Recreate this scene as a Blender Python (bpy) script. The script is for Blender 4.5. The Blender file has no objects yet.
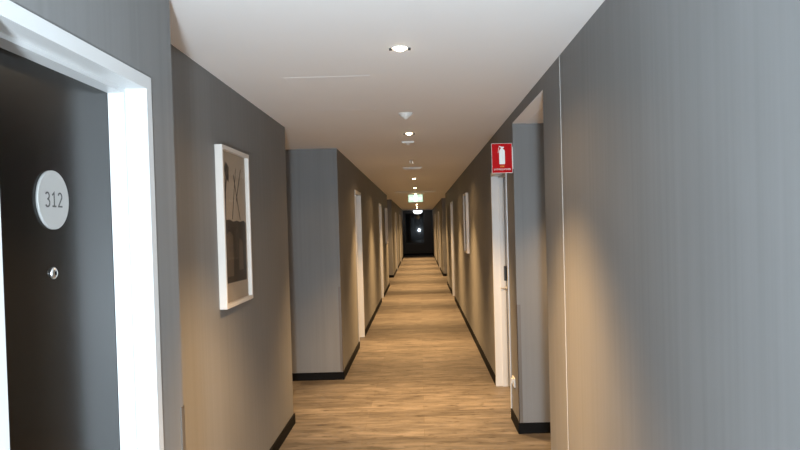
import bpy, bmesh, math
from mathutils import Vector, Matrix
C = bpy.context.scene.collection
H = 2.40
PI = math.pi

# ------------------------------------------------------------- materials
def new_mat(name):
    m = bpy.data.materials.new(name); m.use_nodes = True
    return m, m.node_tree, m.node_tree.nodes['Principled BSDF']

def plain(name, col, rough=.5, metal=0, spec=.5, noise=.04, scale=8, emit=None, es=0, bump=0):
    m, nt, b = new_mat(name)
    N, L = nt.nodes, nt.links
    tc = N.new('ShaderNodeTexCoord'); no = N.new('ShaderNodeTexNoise')
    no.inputs['Scale'].default_value = scale; no.inputs['Detail'].default_value = 3
    L.new(tc.outputs['Object'], no.inputs['Vector'])
    mx = N.new('ShaderNodeMix'); mx.data_type = 'RGBA'
    mx.inputs['A'].default_value = (*[c*(1-noise) for c in col], 1)
    mx.inputs['B'].default_value = (*[min(1, c*(1+noise)) for c in col], 1)
    L.new(no.outputs['Fac'], mx.inputs['Factor']); L.new(mx.outputs['Result'], b.inputs['Base Color'])
    b.inputs['Roughness'].default_value = rough; b.inputs['Metallic'].default_value = metal
    b.inputs['Specular IOR Level'].default_value = spec
    if bump:
        bp = N.new('ShaderNodeBump'); bp.inputs['Strength'].default_value = bump; bp.inputs['Distance'].default_value = .002
        L.new(no.outputs['Fac'], bp.inputs['Height']); L.new(bp.outputs['Normal'], b.inputs['Normal'])
    if emit:
        b.inputs['Emission Color'].default_value = (*emit, 1); b.inputs['Emission Strength'].default_value = es
    return m

def wall_mat():
    # woven wall covering: faint vertical streaks
    m, nt, b = new_mat('grey_wall_covering'); N, L = nt.nodes, nt.links
    tc = N.new('ShaderNodeTexCoord'); mp = N.new('ShaderNodeMapping')
    mp.inputs['Scale'].default_value = (34, 34, .7)
    L.new(tc.outputs['Object'], mp.inputs['Vector'])
    n1 = N.new('ShaderNodeTexNoise'); n1.inputs['Scale'].default_value = 1; n1.inputs['Detail'].default_value = 4
    L.new(mp.outputs['Vector'], n1.inputs['Vector'])
    n2 = N.new('ShaderNodeTexNoise'); n2.inputs['Scale'].default_value = 1.3; n2.inputs['Detail'].default_value = 2
    L.new(tc.outputs['Object'], n2.inputs['Vector'])
    ad = N.new('ShaderNodeMath'); ad.operation = 'ADD'
    L.new(n1.outputs['Fac'], ad.inputs[0]); L.new(n2.outputs['Fac'], ad.inputs[1])
    cr = N.new('ShaderNodeValToRGB')
    cr.color_ramp.elements[0].position = .6; cr.color_ramp.elements[0].color = (.170, .171, .170, 1)
    cr.color_ramp.elements[1].position = 1.0; cr.color_ramp.elements[1].color = (.194, .195, .194, 1)
    dv = N.new('ShaderNodeMath'); dv.operation = 'MULTIPLY'; dv.inputs[1].default_value = .8
    L.new(ad.outputs[0], dv.inputs[0]); L.new(dv.outputs[0], cr.inputs['Fac'])
    L.new(cr.outputs['Color'], b.inputs['Base Color'])
    b.inputs['Roughness'].default_value = .62; b.inputs['Specular IOR Level'].default_value = .35
    bp = N.new('ShaderNodeBump'); bp.inputs['Strength'].default_value = .06; bp.inputs['Distance'].default_value = .001
    L.new(n1.outputs['Fac'], bp.inputs['Height']); L.new(bp.outputs['Normal'], b.inputs['Normal'])
    return m

def floor_mat():
    # timber-look boards laid across the corridor
    m, nt, b = new_mat('timber_floor'); N, L = nt.nodes, nt.links
    tc = N.new('ShaderNodeTexCoord')
    br = N.new('ShaderNodeTexBrick'); br.offset = .37; br.inputs['Scale'].default_value = 1
    br.inputs['Brick Width'].default_value = 1.25; br.inputs['Row Height'].default_value = .18
    br.inputs['Mortar Size'].default_value = .0022; br.inputs['Mortar Smooth'].default_value = .3
    br.inputs['Color1'].default_value = (.100, .090, .080, 1); br.inputs['Color2'].default_value = (.170, .154, .137, 1)
    br.inputs['Mortar'].default_value = (.12, .10, .075, 1)
    L.new(tc.outputs['Object'], br.inputs['Vector'])
    mp = N.new('ShaderNodeMapping'); mp.inputs['Scale'].default_value = (3.0, 15, 1)
    L.new(tc.outputs['Object'], mp.inputs['Vector'])
    n1 = N.new('ShaderNodeTexNoise'); n1.inputs['Scale'].default_value = 1; n1.inputs['Detail'].default_value = 6
    n1.inputs['Roughness'].default_value = .65; n1.inputs['Distortion'].default_value = .6
    L.new(mp.outputs['Vector'], n1.inputs['Vector'])
    cr = N.new('ShaderNodeValToRGB')
    cr.color_ramp.elements[0].position = .3; cr.color_ramp.elements[0].color = (.34, .32, .30, 1)
    cr.color_ramp.elements[1].position = .65; cr.color_ramp.elements[1].color = (1.08, 1.06, 1.04, 1)
    L.new(n1.outputs['Fac'], cr.inputs['Fac'])
    mx = N.new('ShaderNodeMix'); mx.data_type = 'RGBA'; mx.blend_type = 'MULTIPLY'; mx.inputs['Factor'].default_value = 1
    L.new(br.outputs['Color'], mx.inputs['A']); L.new(cr.outputs['Color'], mx.inputs['B'])
    # small dark knots
    n2 = N.new('ShaderNodeTexNoise'); n2.inputs['Scale'].default_value = 9; n2.inputs['Detail'].default_value = 4
    m2 = N.new('ShaderNodeMapping'); m2.inputs['Scale'].default_value = (1, 2.2, 1)
    L.new(tc.outputs['Object'], m2.inputs['Vector']); L.new(m2.outputs['Vector'], n2.inputs['Vector'])
    c2 = N.new('ShaderNodeValToRGB')
    c2.color_ramp.elements[0].position = .31; c2.color_ramp.elements[0].color = (.5, .47, .44, 1)
    c2.color_ramp.elements[1].position = .41; c2.color_ramp.elements[1].color = (1, 1, 1, 1)
    L.new(n2.outputs['Fac'], c2.inputs['Fac'])
    m3 = N.new('ShaderNodeMix'); m3.data_type = 'RGBA'; m3.blend_type = 'MULTIPLY'; m3.inputs['Factor'].default_value = 1
    L.new(mx.outputs['Result'], m3.inputs['A']); L.new(c2.outputs['Color'], m3.inputs['B'])
    L.new(m3.outputs['Result'], b.inputs['Base Color'])
    b.inputs['Roughness'].default_value = .55; b.inputs['Specular IOR Level'].default_value = .3
    bp = N.new('ShaderNodeBump'); bp.inputs['Strength'].default_value = .2; bp.inputs['Distance'].default_value = .002
    L.new(n1.outputs['Fac'], bp.inputs['Height']); L.new(bp.outputs['Normal'], b.inputs['Normal'])
    return m

M = dict(
    charcoal=plain('charcoal_end_wall', (.062, .056, .050), .6),
    wall=wall_mat(), floor=floor_mat(),
    ceil=plain('ceiling_paint', (.87, .865, .86), .85, spec=.2, noise=.015, scale=3, bump=.05),
    base=plain('black_skirting', (.004, .004, .004), .7, spec=.1),
    white=plain('white_gloss_paint', (.60, .61, .61), .35, noise=.01),
    leaf=plain('black_door_laminate', (.007, .006, .0045), .22, spec=.3, noise=.08, scale=20),
    steel=plain('brushed_steel', (.62, .61, .59), .3, metal=1),
    disc=plain('silver_disc', (.37, .37, .36), .5, metal=.1),
    ink=plain('dark_grey_ink', (.06, .06, .06), .6),
    black=plain('black_plastic', (.01, .01, .01), .4),
    plastic=plain('white_plastic', (.74, .73, .70), .4, noise=.01),
    guard=plain('brown_corner_plastic', (.115, .10, .085), .35, spec=.5),
    strip=plain('pale_joint_strip', (.42, .41, .39), .4),
    red=plain('sign_red', (.50, .005, .008), .7, spec=.15, noise=.02),
    signwhite=plain('sign_white', (.86, .86, .84), .5, noise=.01),
    yellow=plain('sign_yellow', (.75, .45, .05), .5),
    frame=plain('white_picture_frame', (.62, .585, .54), .4, noise=.015),
    mat=plain('beige_print_paper', (.36, .30, .23), .6, noise=.12, scale=9),
    dark=plain('umber_print_ink', (.028, .020, .014), .6, noise=.5, scale=14),
    mid=plain('tan_print_ink', (.10, .075, .05), .6, noise=.3, scale=10),
    lampglow=plain('lamp_glow', (1, .9, .7), .5, emit=(1, .80, .50), es=28),
    reflector=plain('satin_reflector', (.6, .58, .54), .35, metal=.7),
    exitgreen=plain('exit_green', (.35, .6, .42), .5, emit=(.55, .80, .60), es=1.25),
    exitwhite=plain('exit_white', (.9, 1, .9), .5, emit=(.93, 1, .93), es=1.6),
    dome=plain('lamp_dome', (.95, .97, 1), .4, emit=(.88, .95, 1), es=2.4),
)
g, nt, b = new_mat('dark_window_glass')
b.inputs['Base Color'].default_value = (.01, .011, .013, 1); b.inputs['Roughness'].default_value = .025
b.inputs['Specular IOR Level'].default_value = .09
M['glass'] = g
cg, nt, b = new_mat('clear_picture_glass')
nt.nodes.remove(b)
_t = nt.nodes.new('ShaderNodeBsdfTransparent'); _g = nt.nodes.new('ShaderNodeBsdfGlossy'); _g.inputs['Roughness'].default_value = .04
_m = nt.nodes.new('ShaderNodeMixShader')
_m.inputs[0].default_value = .05; nt.links.new(_t.outputs[0], _m.inputs[1]); nt.links.new(_g.outputs[0], _m.inputs[2])
nt.links.new(_m.outputs[0], nt.nodes['Material Output'].inputs[0])
M['clear'] = cg

# ------------------------------------------------------------- mesh helpers
def box(bm, x0, x1, y0, y1, z0, z1, mi=0, bev=0):
    x0, x1 = sorted((x0, x1)); y0, y1 = sorted((y0, y1)); z0, z1 = sorted((z0, z1))
    r = bmesh.ops.create_cube(bm, size=1)
    for v in r['verts']:
        v.co = Vector((x0 + (v.co.x+.5)*(x1-x0), y0 + (v.co.y+.5)*(y1-y0), z0 + (v.co.z+.5)*(z1-z0)))
    fs = {f for v in r['verts'] for f in v.link_faces}
    for f in fs: f.material_index = mi
    if bev:
        es = {e for v in r['verts'] for e in v.link_edges}
        o = bmesh.ops.bevel(bm, geom=list(es), offset=bev, segments=2, affect='EDGES', profile=.5)
        for f in o['faces']: f.material_index = mi

def lathe(bm, prof, seg=32, mat=Matrix(), mi=0, cap0=False, cap1=False):
    rings = []
    for r, z in prof:
        rings.append([bm.verts.new(mat @ Vector((r*math.cos(2*PI*k/seg), r*math.sin(2*PI*k/seg), z))) for k in range(seg)])
    for a, b_ in zip(rings, rings[1:]):
        for k in range(seg):
            f = bm.faces.new((a[k], a[(k+1) % seg], b_[(k+1) % seg], b_[k])); f.material_index = mi; f.smooth = True
    if cap0: bm.faces.new(rings[0][::-1]).material_index = mi
    if cap1: bm.faces.new(rings[-1]).material_index = mi

def poly(bm, pts, th, mat, mi=0):
    """flat outline in local xy, thickness th along local z"""
    a = [bm.verts.new(mat @ Vector((x, y, 0))) for x, y in pts]
    b_ = [bm.verts.new(mat @ Vector((x, y, th))) for x, y in pts]
    n = len(pts)
    bm.faces.new(a[::-1]).material_index = mi; bm.faces.new(b_).material_index = mi
    for i in range(n):
        bm.faces.new((a[i], a[(i+1) % n], b_[(i+1) % n], b_[i])).material_index = mi

def arc(cx, cy, rx, ry, a0, a1, n=12):
    return [(cx+rx*math.cos(math.radians(a0+(a1-a0)*k/n)), cy+ry*math.sin(math.radians(a0+(a1-a0)*k/n))) for k in range(n+1)]
STROKES = {
    '3': [arc(.45, .74, .40, .22, 150, -90) , arc(.45, .26, .46, .26, 90, -150)],
    '1': [[(.14, .80), (.55, .97), (.55, .03)], [(.12, .03), (.95, .03)]],
    '2': [arc(.48, .72, .42, .25, 160, -20) + [(.08, .03), (.95, .03)]],
}
def ribbon(bm, pts, w, th, mat):
    pts = [Vector(p) for p in pts]; L, R = [], []
    for i, p in enumerate(pts):
        a = (p-pts[i-1]).normalized() if i else (pts[1]-p).normalized()
        c = (pts[i+1]-p).normalized() if i < len(pts)-1 else a
        t = (a+c).normalized(); n = Vector((-t.y, t.x)); q = w/2/max(.5, n.dot(Vector((-a.y, a.x))))
        L.append(p+n*q); R.append(p-n*q)
    poly(bm, [tuple(v) for v in L+R[::-1]], th, mat)

def obj(name, bm, mats, parent=None, recalc=True):
    if recalc: bmesh.ops.recalc_face_normals(bm, faces=bm.faces)
    me = bpy.data.meshes.new(name); bm.to_mesh(me); bm.free()
    for m in (mats if isinstance(mats, list) else [mats]): me.materials.append(m)
    o = bpy.data.objects.new(name, me); C.objects.link(o)
    if parent: o.parent = parent
    return o

def struct(name, bm, m, parent=None):
    o = obj(name, bm, m, parent)
    if not parent: o['kind'] = 'structure'
    return o

def thing(name, label, cat, loc=(0, 0, 0), rotz=0, group=None, kind=None):
    o = bpy.data.objects.new(name, None); C.objects.link(o); o.empty_display_size = .1
    o.location = loc; o.rotation_euler = (0, 0, rotz)
    if label: o['label'] = label
    if cat: o['category'] = cat
    if group: o['group'] = group
    if kind: o['kind'] = kind
    return o

def text_mesh(name, body, size, mat4, m, parent, spacing=1.0, th=.0006):
    cu = bpy.data.curves.new(name, 'FONT'); cu.body = body; cu.size = size
    cu.align_x = 'CENTER'; cu.align_y = 'CENTER'; cu.extrude = th; cu.space_character = spacing
    t = bpy.data.objects.new(name + '_tmp', cu); C.objects.link(t)
    bpy.context.view_layer.update()
    me = bpy.data.meshes.new_from_object(t.evaluated_get(bpy.context.evaluated_depsgraph_get()))
    bpy.data.objects.remove(t)
    me.transform(mat4); me.materials.clear(); me.materials.append(m); me.name = name
    o = bpy.data.objects.new(name, me); C.objects.link(o); o.parent = parent
    return o

def copy_tree(src, loc, rotz, label):
    r = src.copy(); C.objects.link(r); r.location = loc; r.rotation_euler = (0, 0, rotz)
    if label: r['label'] = label
    for ch in list(src.children):
        c = ch.copy(); C.objects.link(c); c.parent = r
        for g_ in list(ch.children):
            d = g_.copy(); C.objects.link(d); d.parent = c
    return r

# ------------------------------------------------------------- plan (metres)
YB, YE = -2.2, 37.5           # back wall, far end
XN, XA, XB, XR = -.845, -1.06, -.83, .715
OUT = 2.2
DH, DF, REC = 2.03, .04, .15  # clear door height, frame width, recess depth

# doors: (side, x face, y0, y1)
doors = [(-1, XN, 1.403, 2.19), (1, XR, 5.68, 6.76), (-1, XB, 9.20, 10.02), (-1, XB, 14.7, 15.5),
         (1, XR, 14.7, 15.5), (-1, XB, 24.9, 25.7), (1, XR, 24.9, 25.7), (-1, XB, 30.2, 31.0), (1, XR, 30.2, 31.0)]

def mass(bm, s, xf, y0, y1, ztop=H):
    """solid run of wall whose face is at xf, with recesses for its doors"""
    ys = sorted((d[2]-DF, d[3]+DF) for d in doors if d[0] == s and y0 < d[2] < y1)
    y = y0
    for a, b_ in ys:
        box(bm, xf, s*OUT, y, a, 0, ztop)
        box(bm, xf+s*REC, s*OUT, a, b_, 0, DH+DF)
        box(bm, xf, s*OUT, a, b_, DH+DF, ztop)
        y = b_
    box(bm, xf, s*OUT, y, y1, 0, ztop)

bm = bmesh.new()
mass(bm, -1, XN, YB, 2.445)
mass(bm, -1, XA, 2.445, 5.65)
box(bm, -OUT, -2.05, 5.65, 7.25, 0, H)
mass(bm, -1, XB, 7.25, 18.5)
box(bm, -OUT, XB-.6, 18.5, 21.5, 0, H)
mass(bm, -1, XB, 21.5, YE)
struct('wall_left', bm, M['wall'])
bm = bmesh.new()
mass(bm, 1, XR, YB, 3.95)
box(bm, 1.85, OUT, 3.95, 5.22, 0, H)
box(bm, XR, 1.85, 3.95, 5.22, 2.325, H)
mass(bm, 1, XR, 5.22, 18.5)
box(bm, XR+.6, OUT, 18.5, 21.5, 0, H)
mass(bm, 1, XR, 21.5, YE)
struct('wall_right', bm, M['wall'])
# niche soffit painted like the ceiling
bm = bmesh.new(); box(bm, XR+.10, 1.85, 3.95, 5.22, 2.315, 2.325)
box(bm, XR+.001, XR+.10, 3.951, 5.219, 2.317, 2.325)
struct('ceiling', bm, M['ceil'])
bm = bmesh.new(); box(bm, -OUT, OUT, YB-.15, YE+.15, -.1, 0); struct('floor', bm, M['floor'])

# ceiling with round cut-outs for the downlights
LX = -.066
LY = [3.24 + 2.985*k for k in range(11)]
bm = bmesh.new()
def ceil_quad(x0, x1, y0, y1):
    vs = [bm.verts.new((x, y, H)) for x, y in ((x0, y0), (x0, y1), (x1, y1), (x1, y0))]
    bm.faces.new(vs)
hs, rr, seg = .10, .034, 32
y = YB-.15
for ly in LY:
    ceil_quad(-OUT, OUT, y, ly-hs); ceil_quad(-OUT, LX-hs, ly-hs, ly+hs); ceil_quad(LX+hs, OUT, ly-hs, ly+hs)
    # square with a round hole
    inner = [bm.verts.new((LX+rr*math.cos(2*PI*k/seg), ly+rr*math.sin(2*PI*k/seg), H)) for k in range(seg)]
    outer = []
    for k in range(seg):
        c, s = math.cos(2*PI*k/seg), math.sin(2*PI*k/seg); q = hs/max(abs(c), abs(s))
        outer.append(bm.verts.new((LX+q*c, ly+q*s, H)))
    for k in range(seg):
        bm.faces.new((outer[k], inner[k], inner[(k+1) % seg], outer[(k+1) % seg]))
    y = ly+hs
ceil_quad(-OUT, OUT, y, YE+.15)
for f in bm.faces:
    if f.normal.z > 0: f.normal_flip()
box(bm, -OUT, OUT, YB-.15, YE+.15, H+.16, H+.2)
struct('ceiling', bm, M['ceil'])

bm = bmesh.new(); box(bm, -OUT, OUT, YB-.15, YB, 0, H); struct('wall_back', bm, M['wall'])

# far wall with its dark window
WX0, WX1, WZ0, WZ1 = -.74, .27, .62, 2.27
bm = bmesh.new()
box(bm, -OUT, WX0, YE, YE+.15, 0, H); box(bm, WX1, OUT, YE, YE+.15, 0, H)
box(bm, WX0, WX1, YE, YE+.15, 0, WZ0); box(bm, WX0, WX1, YE, YE+.15, WZ1, H)
struct('wall_front', bm, M['charcoal'])
w = thing('window_1', None, None, (0, YE, 0), kind='structure')
bm = bmesh.new()
for a in ((WX0, WX0+.04, WZ0, WZ1), (WX1-.04, WX1, WZ0, WZ1), (WX0, WX1, WZ0, WZ0+.04), (WX0, WX1, WZ1-.04, WZ1)):
    box(bm, a[0], a[1], .02, .09, a[2], a[3])
obj('window_frame', bm, M['black'], w)
bm = bmesh.new(); box(bm, WX0+.04, WX1-.04, .05, .06, WZ0+.04, WZ1-.04); obj('glass_pane', bm, M['glass'], w)

# skirtings
BT, BH = .012, .08
def skirt(name, runs):
    bm = bmesh.new()
    for a in runs: box(bm, *a, 0, BH)
    struct(name, bm, M['base'])
def side_runs(s, xf, y0, y1):
    out = []; y = y0
    for a, b_ in sorted((d[2]-DF, d[3]+DF) for d in doors if d[0] == s and y0 < d[2] < y1):
        out.append((xf-s*BT, xf, y, a)); y = b_
    out.append((xf-s*BT, xf, y, y1))
    return out
skirt('baseboard_left', side_runs(-1, XN, YB, 2.445) + [(XA, XN+BT, 2.445, 2.445+BT)] + side_runs(-1, XA, 2.445+BT, 5.65)
      + [(-2.05, XA+BT, 5.65, 5.65+BT), (-2.05, XB+BT, 7.25-BT, 7.25), (-2.05, -2.05+BT, 5.65+BT, 7.25-BT)]
      + side_runs(-1, XB, 7.25, 18.5) + [(XB-.6, XB+BT, 21.5-BT, 21.5), (XB-.6, XB+BT, 18.5, 18.5+BT), (XB-.6, XB-.6+BT, 18.5+BT, 21.5-BT)]
      + side_runs(-1, XB, 21.5, YE))
skirt('baseboard_right', side_runs(1, XR, YB, 3.95) + [(XR-BT, 1.85, 5.22-BT, 5.22), (XR-BT, 1.85, 3.95, 3.95+BT), (1.85-BT, 1.85, 3.95+BT, 5.22-BT)]
      + side_runs(1, XR, 5.22, 18.5) + [(XR-BT, XR+.6, 21.5-BT, 21.5), (XR-BT, XR+.6, 18.5, 18.5+BT), (XR+.6-BT, XR+.6, 18.5+BT, 21.5-BT)]
      + side_runs(1, XR, 21.5, YE))
skirt('baseboard_front', [(XB+BT, XR-BT, YE-BT, YE)])

# corner guards and the vertical joint strip on the right wall
def guard(n, x, y, sx, sy, w=.026, h=.97):
    """L-shaped strip round a corner; wings run from (x,y) along sx*X and sy*Y"""
    bm = bmesh.new(); t = .003
    box(bm, x-sx*t, x+sx*w, y-sy*t, y, BH, h)
    box(bm, x-sx*t, x, y-sy*t, y+sy*w, BH, h)
    struct('trim_%d' % n, bm, M['guard'])
guard(1, XN, 2.445, -1, -1)
guard(2, XB, 7.25, -1, 1)
guard(3, XR, 5.22, 1, 1)
bm = bmesh.new(); box(bm, XR-.002, XR, 3.467, 3.473, BH, H-.001); struct('trim_4', bm, M['strip'])

# ------------------------------------------------------------- doors
def make_door(n, s, xf, y0, y1, lever='far', number=None):
    # local frame: +x points out of the corridor (into the recess) on the right side; mirrored on the left
    d = thing('door_%d' % n, None, None, (xf, y0, 0), kind='structure')
    W = y1-y0
    bm = bmesh.new()
    def bx(x0, x1, ya, yb, za, zb, bev=0): box(bm, s*x0, s*x1, ya, yb, za, zb, bev=bev)
    P = -.008
    for ya, yb, yc in ((-DF, 0, .014), (W, W+DF, W-.014)):
        bx(P, REC, ya, yb, 0, DH)
        bx(.058, .108, yb if ya < 0 else ya, yc, 0, DH-.014)
    bx(P, REC, -DF, W+DF, DH, DH+DF)
    bx(.058, .108, 0, W, DH-.014, DH)
    obj('door_frame', bm, M['white'], d)
    bm = bmesh.new(); bx(.109, .148, .003, W-.003, .006, DH-.003); lf = obj('door_leaf', bm, M['leaf'], d)
    hy = W-.062 if lever == 'far' else .075
    dirn = -1 if lever == 'far' else 1
    bm = bmesh.new()
    box(bm, s*.109, s*.088, hy-.028, hy+.028, 1.03, 1.17, bev=.002)
    obj('card_lock', bm, M['black'], lf)
    bm = bmesh.new()
    rot = Matrix.Translation((s*.109, hy, .95)) @ Matrix.Rotation(-s*PI/2, 4, 'Y')
    lathe(bm, [(.026, 0), (.026, .006), (.009, .008), (.009, .052)], 20, rot, cap0=True, cap1=True)
    box(bm, s*.066, s*.048, hy-.008, hy+dirn*.125, .941, .959, bev=.004)
    obj('lever_handle', bm, M['steel'], lf)
    if number:
        cy, cz = 1.823-y0, 1.672
        bm = bmesh.new()
        rot = Matrix.Translation((s*.109, cy, cz)) @ Matrix.Rotation(-s*PI/2, 4, 'Y')
        lathe(bm, [(.0765, 0), (.0765, .002), (.0765, .006), (.0758, .007)], 64, rot, cap0=True, cap1=True)
        ns = obj('number_disc', bm, M['disc'], lf); ns['label'] = 'round silver disc carrying the room number'
        # text faces +x on the left wall, reading along +y
        mt = Matrix(((0, 0, 1, s*.102-.0004), (1, 0, 0, cy-.001), (0, 1, 0, cz+.001), (0, 0, 0, 1)))
        bm = bmesh.new()
        for k, ch in enumerate(number):
            for path in STROKES[ch]: ribbon(bm, [((k-1)*.031+(u-.5)*.0225, (v-.5)*.0375) for u, v in path], .0044, .0010, mt)
        obj('room_number', bm, M['ink'], ns)
        bm = bmesh.new()
        rot = Matrix.Translation((s*.109, 1.815-y0, 1.482)) @ Matrix.Rotation(-s*PI/2, 4, 'Y')
        lathe(bm, [(.0155, 0), (.0155, .004), (.011, .008), (.006, .0085)], 24, rot, cap0=True)
        lathe(bm, [(.006, .0085), (.004, .005)], 24, rot, mi=1, cap1=True)
        obj('peephole', bm, [M['steel'], M['glass']], lf)
    return d
for n, (s, xf, y0, y1) in enumerate(doors, 1):
    make_door(n, s, xf, y0, y1, 'near' if n == 1 else 'far', '312' if n == 1 else None)

# ------------------------------------------------------------- pictures
def make_picture(label):
    """local: picture hangs in the yz plane, back at x=0, faces +x; origin at bottom centre of its back"""
    W, Hh, T, fw = .58, .87, .04, .022
    r = thing('framed_picture', label, 'picture', group='framed prints along the corridor walls')
    bm = bmesh.new()
    for a in ((-W/2, -W/2+fw, 0, Hh), (W/2-fw, W/2, 0, Hh), (-W/2+fw, W/2-fw, 0, fw), (-W/2+fw, W/2-fw, Hh-fw, Hh)):
        box(bm, 0, T, *a[:2], *a[2:], bev=.0015)
    obj('picture_frame', bm, M['frame'], r)
    bm = bmesh.new()
    iw, ih = W-2*fw, Hh-2*fw
    box(bm, .002, .018, -iw/2, iw/2, fw, Hh-fw)
    mt = Matrix(((0, 0, 1, .018), (1, 0, 0, 0), (0, 1, 0, fw), (0, 0, 0, 1)))
    def P(pts, mi, th=.0008): poly(bm, [((u-.5)*iw, v*ih) for u, v in pts], th, mt, mi)
    # a plain dark mass with a ragged top on beige paper, tan ground line, thin dark stems above
    P([(.05, .13), (.93, .12), (.95, .53), (.86, .545), (.70, .535), (.58, .545), (.44, .535), (.30, .55), (.18, .545), (.05, .55)], 1)
    P([(.14, .17), (.40, .17), (.41, .44), (.30, .47), (.16, .45)], 2, .0012)
    P([(.62, .20), (.80, .20), (.78, .40), (.66, .42)], 2, .0012)
    P([(.13, .54), (.17, .54), (.185, .72), (.25, .84), (.22, .86), (.15, .75)], 1)
    P([(.20, .83), (.30, .80), (.32, .90), (.22, .93), (.16, .88)], 1, .0012)
    P([(.40, .55), (.415, .55), (.60, .90), (.588, .905)], 1)
    P([(.72, .55), (.735, .55), (.50, .86), (.485, .855)], 1)
    P([(.585, .67), (.80, .90), (.79, .91), (.575, .68)], 1)
    obj('print', bm, [M['mat'], M['dark'], M['mid']], r)
    bm = bmesh.new(); box(bm, .026, .028, -iw/2, iw/2, fw, Hh-fw); obj('picture_glass', bm, M['clear'], r)
    return r
pic = make_picture('white framed print on the near left wall, just past room door 312')
pic.location = (XA, 3.965, 1.165)
copy_tree(pic, (XR, 10.31, 1.16), PI, 'white framed print on the right wall, beyond the white door frame under the red sign')
copy_tree(pic, (XB, 17.45, 1.16), 0, 'small distant framed print on the left wall, past the second left door')

# ------------------------------------------------------------- extinguisher sign
sg = thing('extinguisher_sign', 'red fire extinguisher sign projecting from the right wall above the doorway', 'sign', (XR, 5.245, 1.955))
sw, sh = .155, .222
bm = bmesh.new(); box(bm, -sw-.004, -.004, -.002, .002, 0, sh, bev=.0008)
obj('sign_plate', bm, M['signwhite'], sg)
bm = bmesh.new(); box(bm, -sw-.0015, -.0065, -.003, .003, .0025, sh-.0025); obj('red_panel', bm, M['red'], sg)
bm = bmesh.new(); box(bm, -.004, 0, -.012, .012, .03, sh-.03); obj('wall_bracket', bm, M['plastic'], sg)
bm = bmesh.new()
def xz(px, pz): return Matrix(((1, 0, 0, px), (0, 0, -1, -.003), (0, 1, 0, pz), (0, 0, 0, 1)))
ex = [(-.019, 0), (.019, 0), (.021, .004), (.021, .095), (.017, .108), (.008, .114), (.008, .120), (.016, .124), (.016, .129),
      (-.004, .131), (-.020, .137), (-.023, .133), (-.009, .124), (-.009, .114), (-.017, .108), (-.021, .095), (-.021, .004)]
poly(bm, ex, .0008, xz(-.081, .066))
hose = [(-.022, .126), (-.026, .120), (-.030, .085), (-.027, .085), (-.023, .117), (-.019, .122)]
poly(bm, hose, .0008, xz(-.081, .066))
obj('extinguisher_pictogram', bm, M['signwhite'], sg)
def face(px, pz): return Matrix(((1, 0, 0, px), (0, 0, -1, -.0036), (0, 1, 0, pz), (0, 0, 0, 1)))
text_mesh('sign_text', 'FIRE', .017, face(-.081, .049), M['yellow'], sg)
text_mesh('sign_text', 'EXTINGUISHER', .0185, face(-.081, .027), M['signwhite'], sg)

# ------------------------------------------------------------- exit sign
ey = 18.0
es = thing('exit_sign', 'green and white illuminated exit sign hanging from the ceiling', 'sign', (-.07, ey, H))
bm = bmesh.new(); box(bm, -.19, .19, -.03, .03, -.222, -.022, bev=.004); obj('sign_housing', bm, M['plastic'], es)
for x in (-.12, .12):
    bm = bmesh.new()
    lathe(bm, [(.006, -.023), (.006, -.004), (.02, -.003), (.02, 0)], 12, Matrix.Translation((x, 0, 0)), cap0=True, cap1=True)
    obj('hanger', bm, M['plastic'], es)
bm = bmesh.new(); box(bm, -.18, .18, -.033, -.031, -.214, -.030); obj('lit_panel', bm, M['exitgreen'], es)
bm = bmesh.new()
def fx(px, pz): return Matrix(((1, 0, 0, px), (0, 0, -1, -.033), (0, 1, 0, pz), (0, 0, 0, 1)))
poly(bm, [(-.045, 0), (.045, 0), (.045, .15), (-.045, .15)], .001, fx(0, -.197))
for s in (-1, 1):
    poly(bm, [(s*.07, .05), (s*.115, .05), (s*.115, .03), (s*.16, .065), (s*.115, .10), (s*.115, .08), (s*.07, .08)], .001, fx(0, -.192))
obj('doorway_and_arrows', bm, M['exitwhite'], es)
bm = bmesh.new()
man = [(-.004, .075), (-.022, .045), (-.034, .02), (-.024, .012), (-.010, .036), (.004, .052), (.014, .036), (.006, .008), (.017, .006),
       (.026, .038), (.014, .068), (.012, .092), (.028, .084), (.036, .094), (.018, .108), (-.006, .112), (-.026, .092), (-.020, .084), (-.006, .094)]
poly(bm, man, .001, fx(0, -.195) @ Matrix.Translation((0, 0, .001)))
lathe(bm, [(.009, 0), (.009, .001)], 16, fx(.006, -.070) @ Matrix.Translation((0, 0, .001)), cap0=True, cap1=True)
obj('running_figure', bm, M['exitgreen'], es)

# ------------------------------------------------------------- ceiling fittings
def thing_at(name, label, cat, x, y): return thing(name, label, cat, (x, y, H))
sd = thing_at('smoke_detector', 'white cone-shaped smoke detector on the ceiling between the two nearest downlights', 'smoke detector', -.075, 5.12)
bm = bmesh.new(); lathe(bm, [(.052, 0), (.052, -.010), (.048, -.014)], 32, cap0=True, cap1=True); obj('mounting_base', bm, M['plastic'], sd)
bm = bmesh.new(); lathe(bm, [(.044, -.014), (.036, -.024), (.018, -.034), (.012, -.042), (.004, -.044)], 32, cap0=True, cap1=True); obj('sensing_chamber', bm, M['plastic'], sd)
sn = thing_at('ceiling_sensor', 'small flat square white ceiling sensor just past the second downlight', 'sensor', -.085, 6.86)
bm = bmesh.new(); box(bm, -.06, .06, -.06, .06, -.018, 0, bev=.003); obj('sensor_body', bm, M['plastic'], sn)
bm = bmesh.new(); lathe(bm, [(.022, -.018), (.018, -.026), (.008, -.03)], 20, cap1=True); obj('sensor_lens', bm, M['signwhite'], sn)
sp = thing_at('ceiling_sprinkler', 'small pendant sprinkler head on the ceiling before the third downlight', 'sprinkler', -.075, 8.75)
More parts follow.
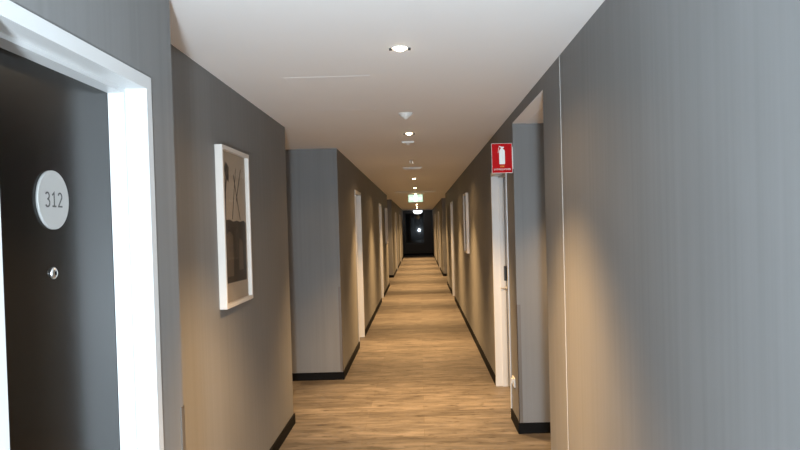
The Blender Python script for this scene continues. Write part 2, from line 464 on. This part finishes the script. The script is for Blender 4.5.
bm = bmesh.new(); lathe(bm, [(.04, .002), (.04, -.002), (.038, -.004), (.018, -.008)], 24, cap0=True, cap1=True); obj('escutcheon', bm, M['steel'], sp)
bm = bmesh.new(); lathe(bm, [(.009, -.008), (.009, -.022), (.005, -.024), (.005, -.045)], 16, cap1=True)
for s in (-1, 1): box(bm, s*.016-.002, s*.016+.002, -.003, .003, -.045, -.012)
obj('sprinkler_body', bm, M['steel'], sp)
bm = bmesh.new(); lathe(bm, [(.02, -.045), (.02, -.047)], 16, cap0=True, cap1=True); obj('deflector', bm, M['steel'], sp)
def vent(label, y, w, d):
    v = thing_at('ceiling_vent', label, 'vent', -.07, y)
    bm = bmesh.new()
    for a in ((-w/2, w/2, -d/2, -d/2+.015), (-w/2, w/2, d/2-.015, d/2), (-w/2, -w/2+.015, -d/2+.015, d/2-.015), (w/2-.015, w/2, -d/2+.015, d/2-.015)):
        box(bm, *a, -.012, 0)
    obj('vent_frame', bm, M['plastic'], v)
    bm = bmesh.new(); n = max(2, int(d/.03))
    for k in range(n):
        y0 = -d/2+.015+(d-.03)*(k+.5)/n
        box(bm, -w/2+.015, w/2-.015, y0-.004, y0+.004, -.010, -.001)
    obj('vent_blades', bm, M['plastic'], v)
vent('small white slotted ceiling vent between the third and fourth downlights', 9.95, .27, .20)
vent('long slim white ceiling vent close in front of the exit sign', 16.9, 1.0, .15)
# access hatch
ah = thing('access_hatch', 'flush white access hatch in the ceiling, left of the nearest downlights', 'hatch', (-.48, 4.36, H))
bm = bmesh.new(); hw, hd = .235, .55
for a in ((-hw, hw, -hd, -hd+.008), (-hw, hw, hd-.008, hd), (-hw, -hw+.008, -hd+.008, hd-.008), (hw-.008, hw, -hd+.008, hd-.008)):
    box(bm, *a, -.0007, 0)
obj('hatch_frame', bm, M['ceil'], ah)
bm = bmesh.new(); box(bm, -hw+.010, hw-.010, -hd+.010, hd-.010, -.0005, 0); obj('hatch_panel', bm, M['ceil'], ah)

# power outlet
po = thing('power_outlet', 'small white power outlet low on the right wall beside the niche', 'outlet', (XR, 5.47, .335))
bm = bmesh.new(); box(bm, -.009, 0, -.058, .058, -.036, .036, bev=.002); obj('cover_plate', bm, M['plastic'], po)
bm = bmesh.new(); box(bm, -.020, -.009, .012, .046, -.018, .022, bev=.003); obj('plugged_adaptor', bm, M['plastic'], po)
bm = bmesh.new(); box(bm, -.013, -.009, -.046, -.034, .006, .022, bev=.001); obj('rocker_switch', bm, M['plastic'], po)

# far ceiling lamp
cl = thing('ceiling_lamp', 'round white glowing ceiling lamp at the far end, above the dark window', 'lamp', (-.05, 36.7, H))
bm = bmesh.new(); lathe(bm, [(.26, 0), (.26, -.03), (.25, -.035)], 32, cap0=True, cap1=True); obj('lamp_base', bm, M['plastic'], cl)
bm = bmesh.new(); lathe(bm, [(.245, -.035), (.24, -.10), (.20, -.16), (.12, -.20), (.02, -.21)], 32, cap1=True); obj('lamp_shade', bm, M['dome'], cl)

# ------------------------------------------------------------- downlights
FAR = 'tiny distant warm downlight in the ceiling beyond the exit sign'
labels = ['nearest and largest glowing ceiling downlight with two dark side clips',
          'glowing downlight between the smoke detector and the small square ceiling sensor',
          'ceiling downlight beside the sprinkler head, its lamp hidden up in the recess',
          'small glowing downlight just beyond the slotted ceiling vent',
          'small glowing downlight just in front of the long slim ceiling vent',
          'small downlight directly above and behind the exit sign', FAR, FAR, FAR, FAR,
          'farthest tiny orange downlight, just in front of the round end lamp']
def make_downlight(deep):
    r = thing('downlight', '', 'downlight', group='downlights along the corridor ceiling')
    bm = bmesh.new()
    lathe(bm, [(.033, .002), (.033, -.002), (.037, -.0035), (.041, -.002), (.042, 0)], 32); obj('trim_ring', bm, M['plastic'], r, )
    bm = bmesh.new()
    zt = .06 if deep else .012
    lathe(bm, [(.0328, -.001), (.031, zt*.5), (.0295, zt), (.027, zt+.03)], 32); obj('reflector', bm, M['reflector'], r)
    bm = bmesh.new()
    if deep: lathe(bm, [(.027, .062), (.024, .056), (.015, .052), (.004, .051)], 24, cap1=True, cap0=True)
    else: lathe(bm, [(.026, .02), (.028, .000), (.024, -.008), (.014, -.014), (.004, -.015)], 24, cap1=True, cap0=True)
    obj('lamp', bm, M['lampglow'], r)
    if not deep:
        for s in (-1, 1):
            bm = bmesh.new(); box(bm, s*.036, s*.050, -.005, .005, -.012, -.002, bev=.001)
            obj('clip', bm, M['black'], r)
    return r
protos = {}
def spot(name, x, y, z, power, size, blend, col, rad):
    l = bpy.data.lights.new(name, 'SPOT'); l.energy = power; l.spot_size = math.radians(size); l.spot_blend = blend
    l.color = col; l.shadow_soft_size = rad
    o = bpy.data.objects.new(name, l); C.objects.link(o); o.location = (x, y, z)
    return o
WARM = (1, .60, .26)
for k, ly in enumerate(LY):
    deep = k == 2
    lab = labels[k]
    if deep not in protos:
        protos[deep] = make_downlight(deep); r = protos[deep]; r.location = (LX, ly, H); r['label'] = lab
    else:
        r = copy_tree(protos[deep], (LX, ly, H), 0, lab)
    r['group'] = 'far downlights beyond the exit sign' if lab == FAR else 'downlights along the corridor ceiling'
    spot('downlight_beam', LX, ly, H-.025, 400, 62, 1.0, WARM, .03)
    spot('downlight_halo', LX, ly, H-.025, 640, 98, 1.0, WARM, .03)
    spot('downlight_spill', LX, ly, H-.025, 24, 156, .5, WARM, .03)

r = copy_tree(protos[False], (1.28, 4.55, 2.3148), 0, 'warm downlight recessed in the ceiling of the niche on the right')
r['group'] = 'downlight of the right niche'
spot('downlight_beam', 1.28, 4.55, 2.28, 240, 100, 1.0, WARM, .03)

# light from the photographer's flash
fl = bpy.data.lights.new('camera_flash', 'POINT'); fl.shadow_soft_size = .12; fl.energy = 870; fl.color = (.76, .89, 1)
fo = bpy.data.objects.new('camera_flash', fl); C.objects.link(fo); fo.location = (0, -1.1, 1.08)

# world: the building is closed; only a trace of night
wd = bpy.data.worlds.new('night'); bpy.context.scene.world = wd; wd.use_nodes = True
wd.node_tree.nodes['Background'].inputs[0].default_value = (.01, .012, .02, 1)
wd.node_tree.nodes['Background'].inputs[1].default_value = .2

# ------------------------------------------------------------- camera
cd = bpy.data.cameras.new('camera'); cam = bpy.data.objects.new('camera', cd); C.objects.link(cam)
cd.sensor_width = 36; cd.lens = 700/800*36; cd.clip_start = .02; cd.clip_end = 200
cd.shift_x = -19/800; cd.shift_y = (700*math.tan(math.radians(1.2))+.5)/800
cam.matrix_world = Matrix.Translation((0, 0, 1.58)) @ Matrix.Rotation(PI/2, 4, 'X') @ Matrix.Rotation(-math.radians(1.55), 4, 'Z') @ Matrix.Rotation(-math.radians(1.2), 4, 'X')
sc = bpy.context.scene; sc.camera = cam
sc.view_settings.view_transform = 'Standard'; sc.view_settings.look = 'None'
sc.view_settings.exposure = 0; sc.view_settings.gamma = 1; sc.view_settings.use_curve_mapping = False
sc.cycles.use_denoising = True
sc.cycles.max_bounces = 10; sc.cycles.diffuse_bounces = 6
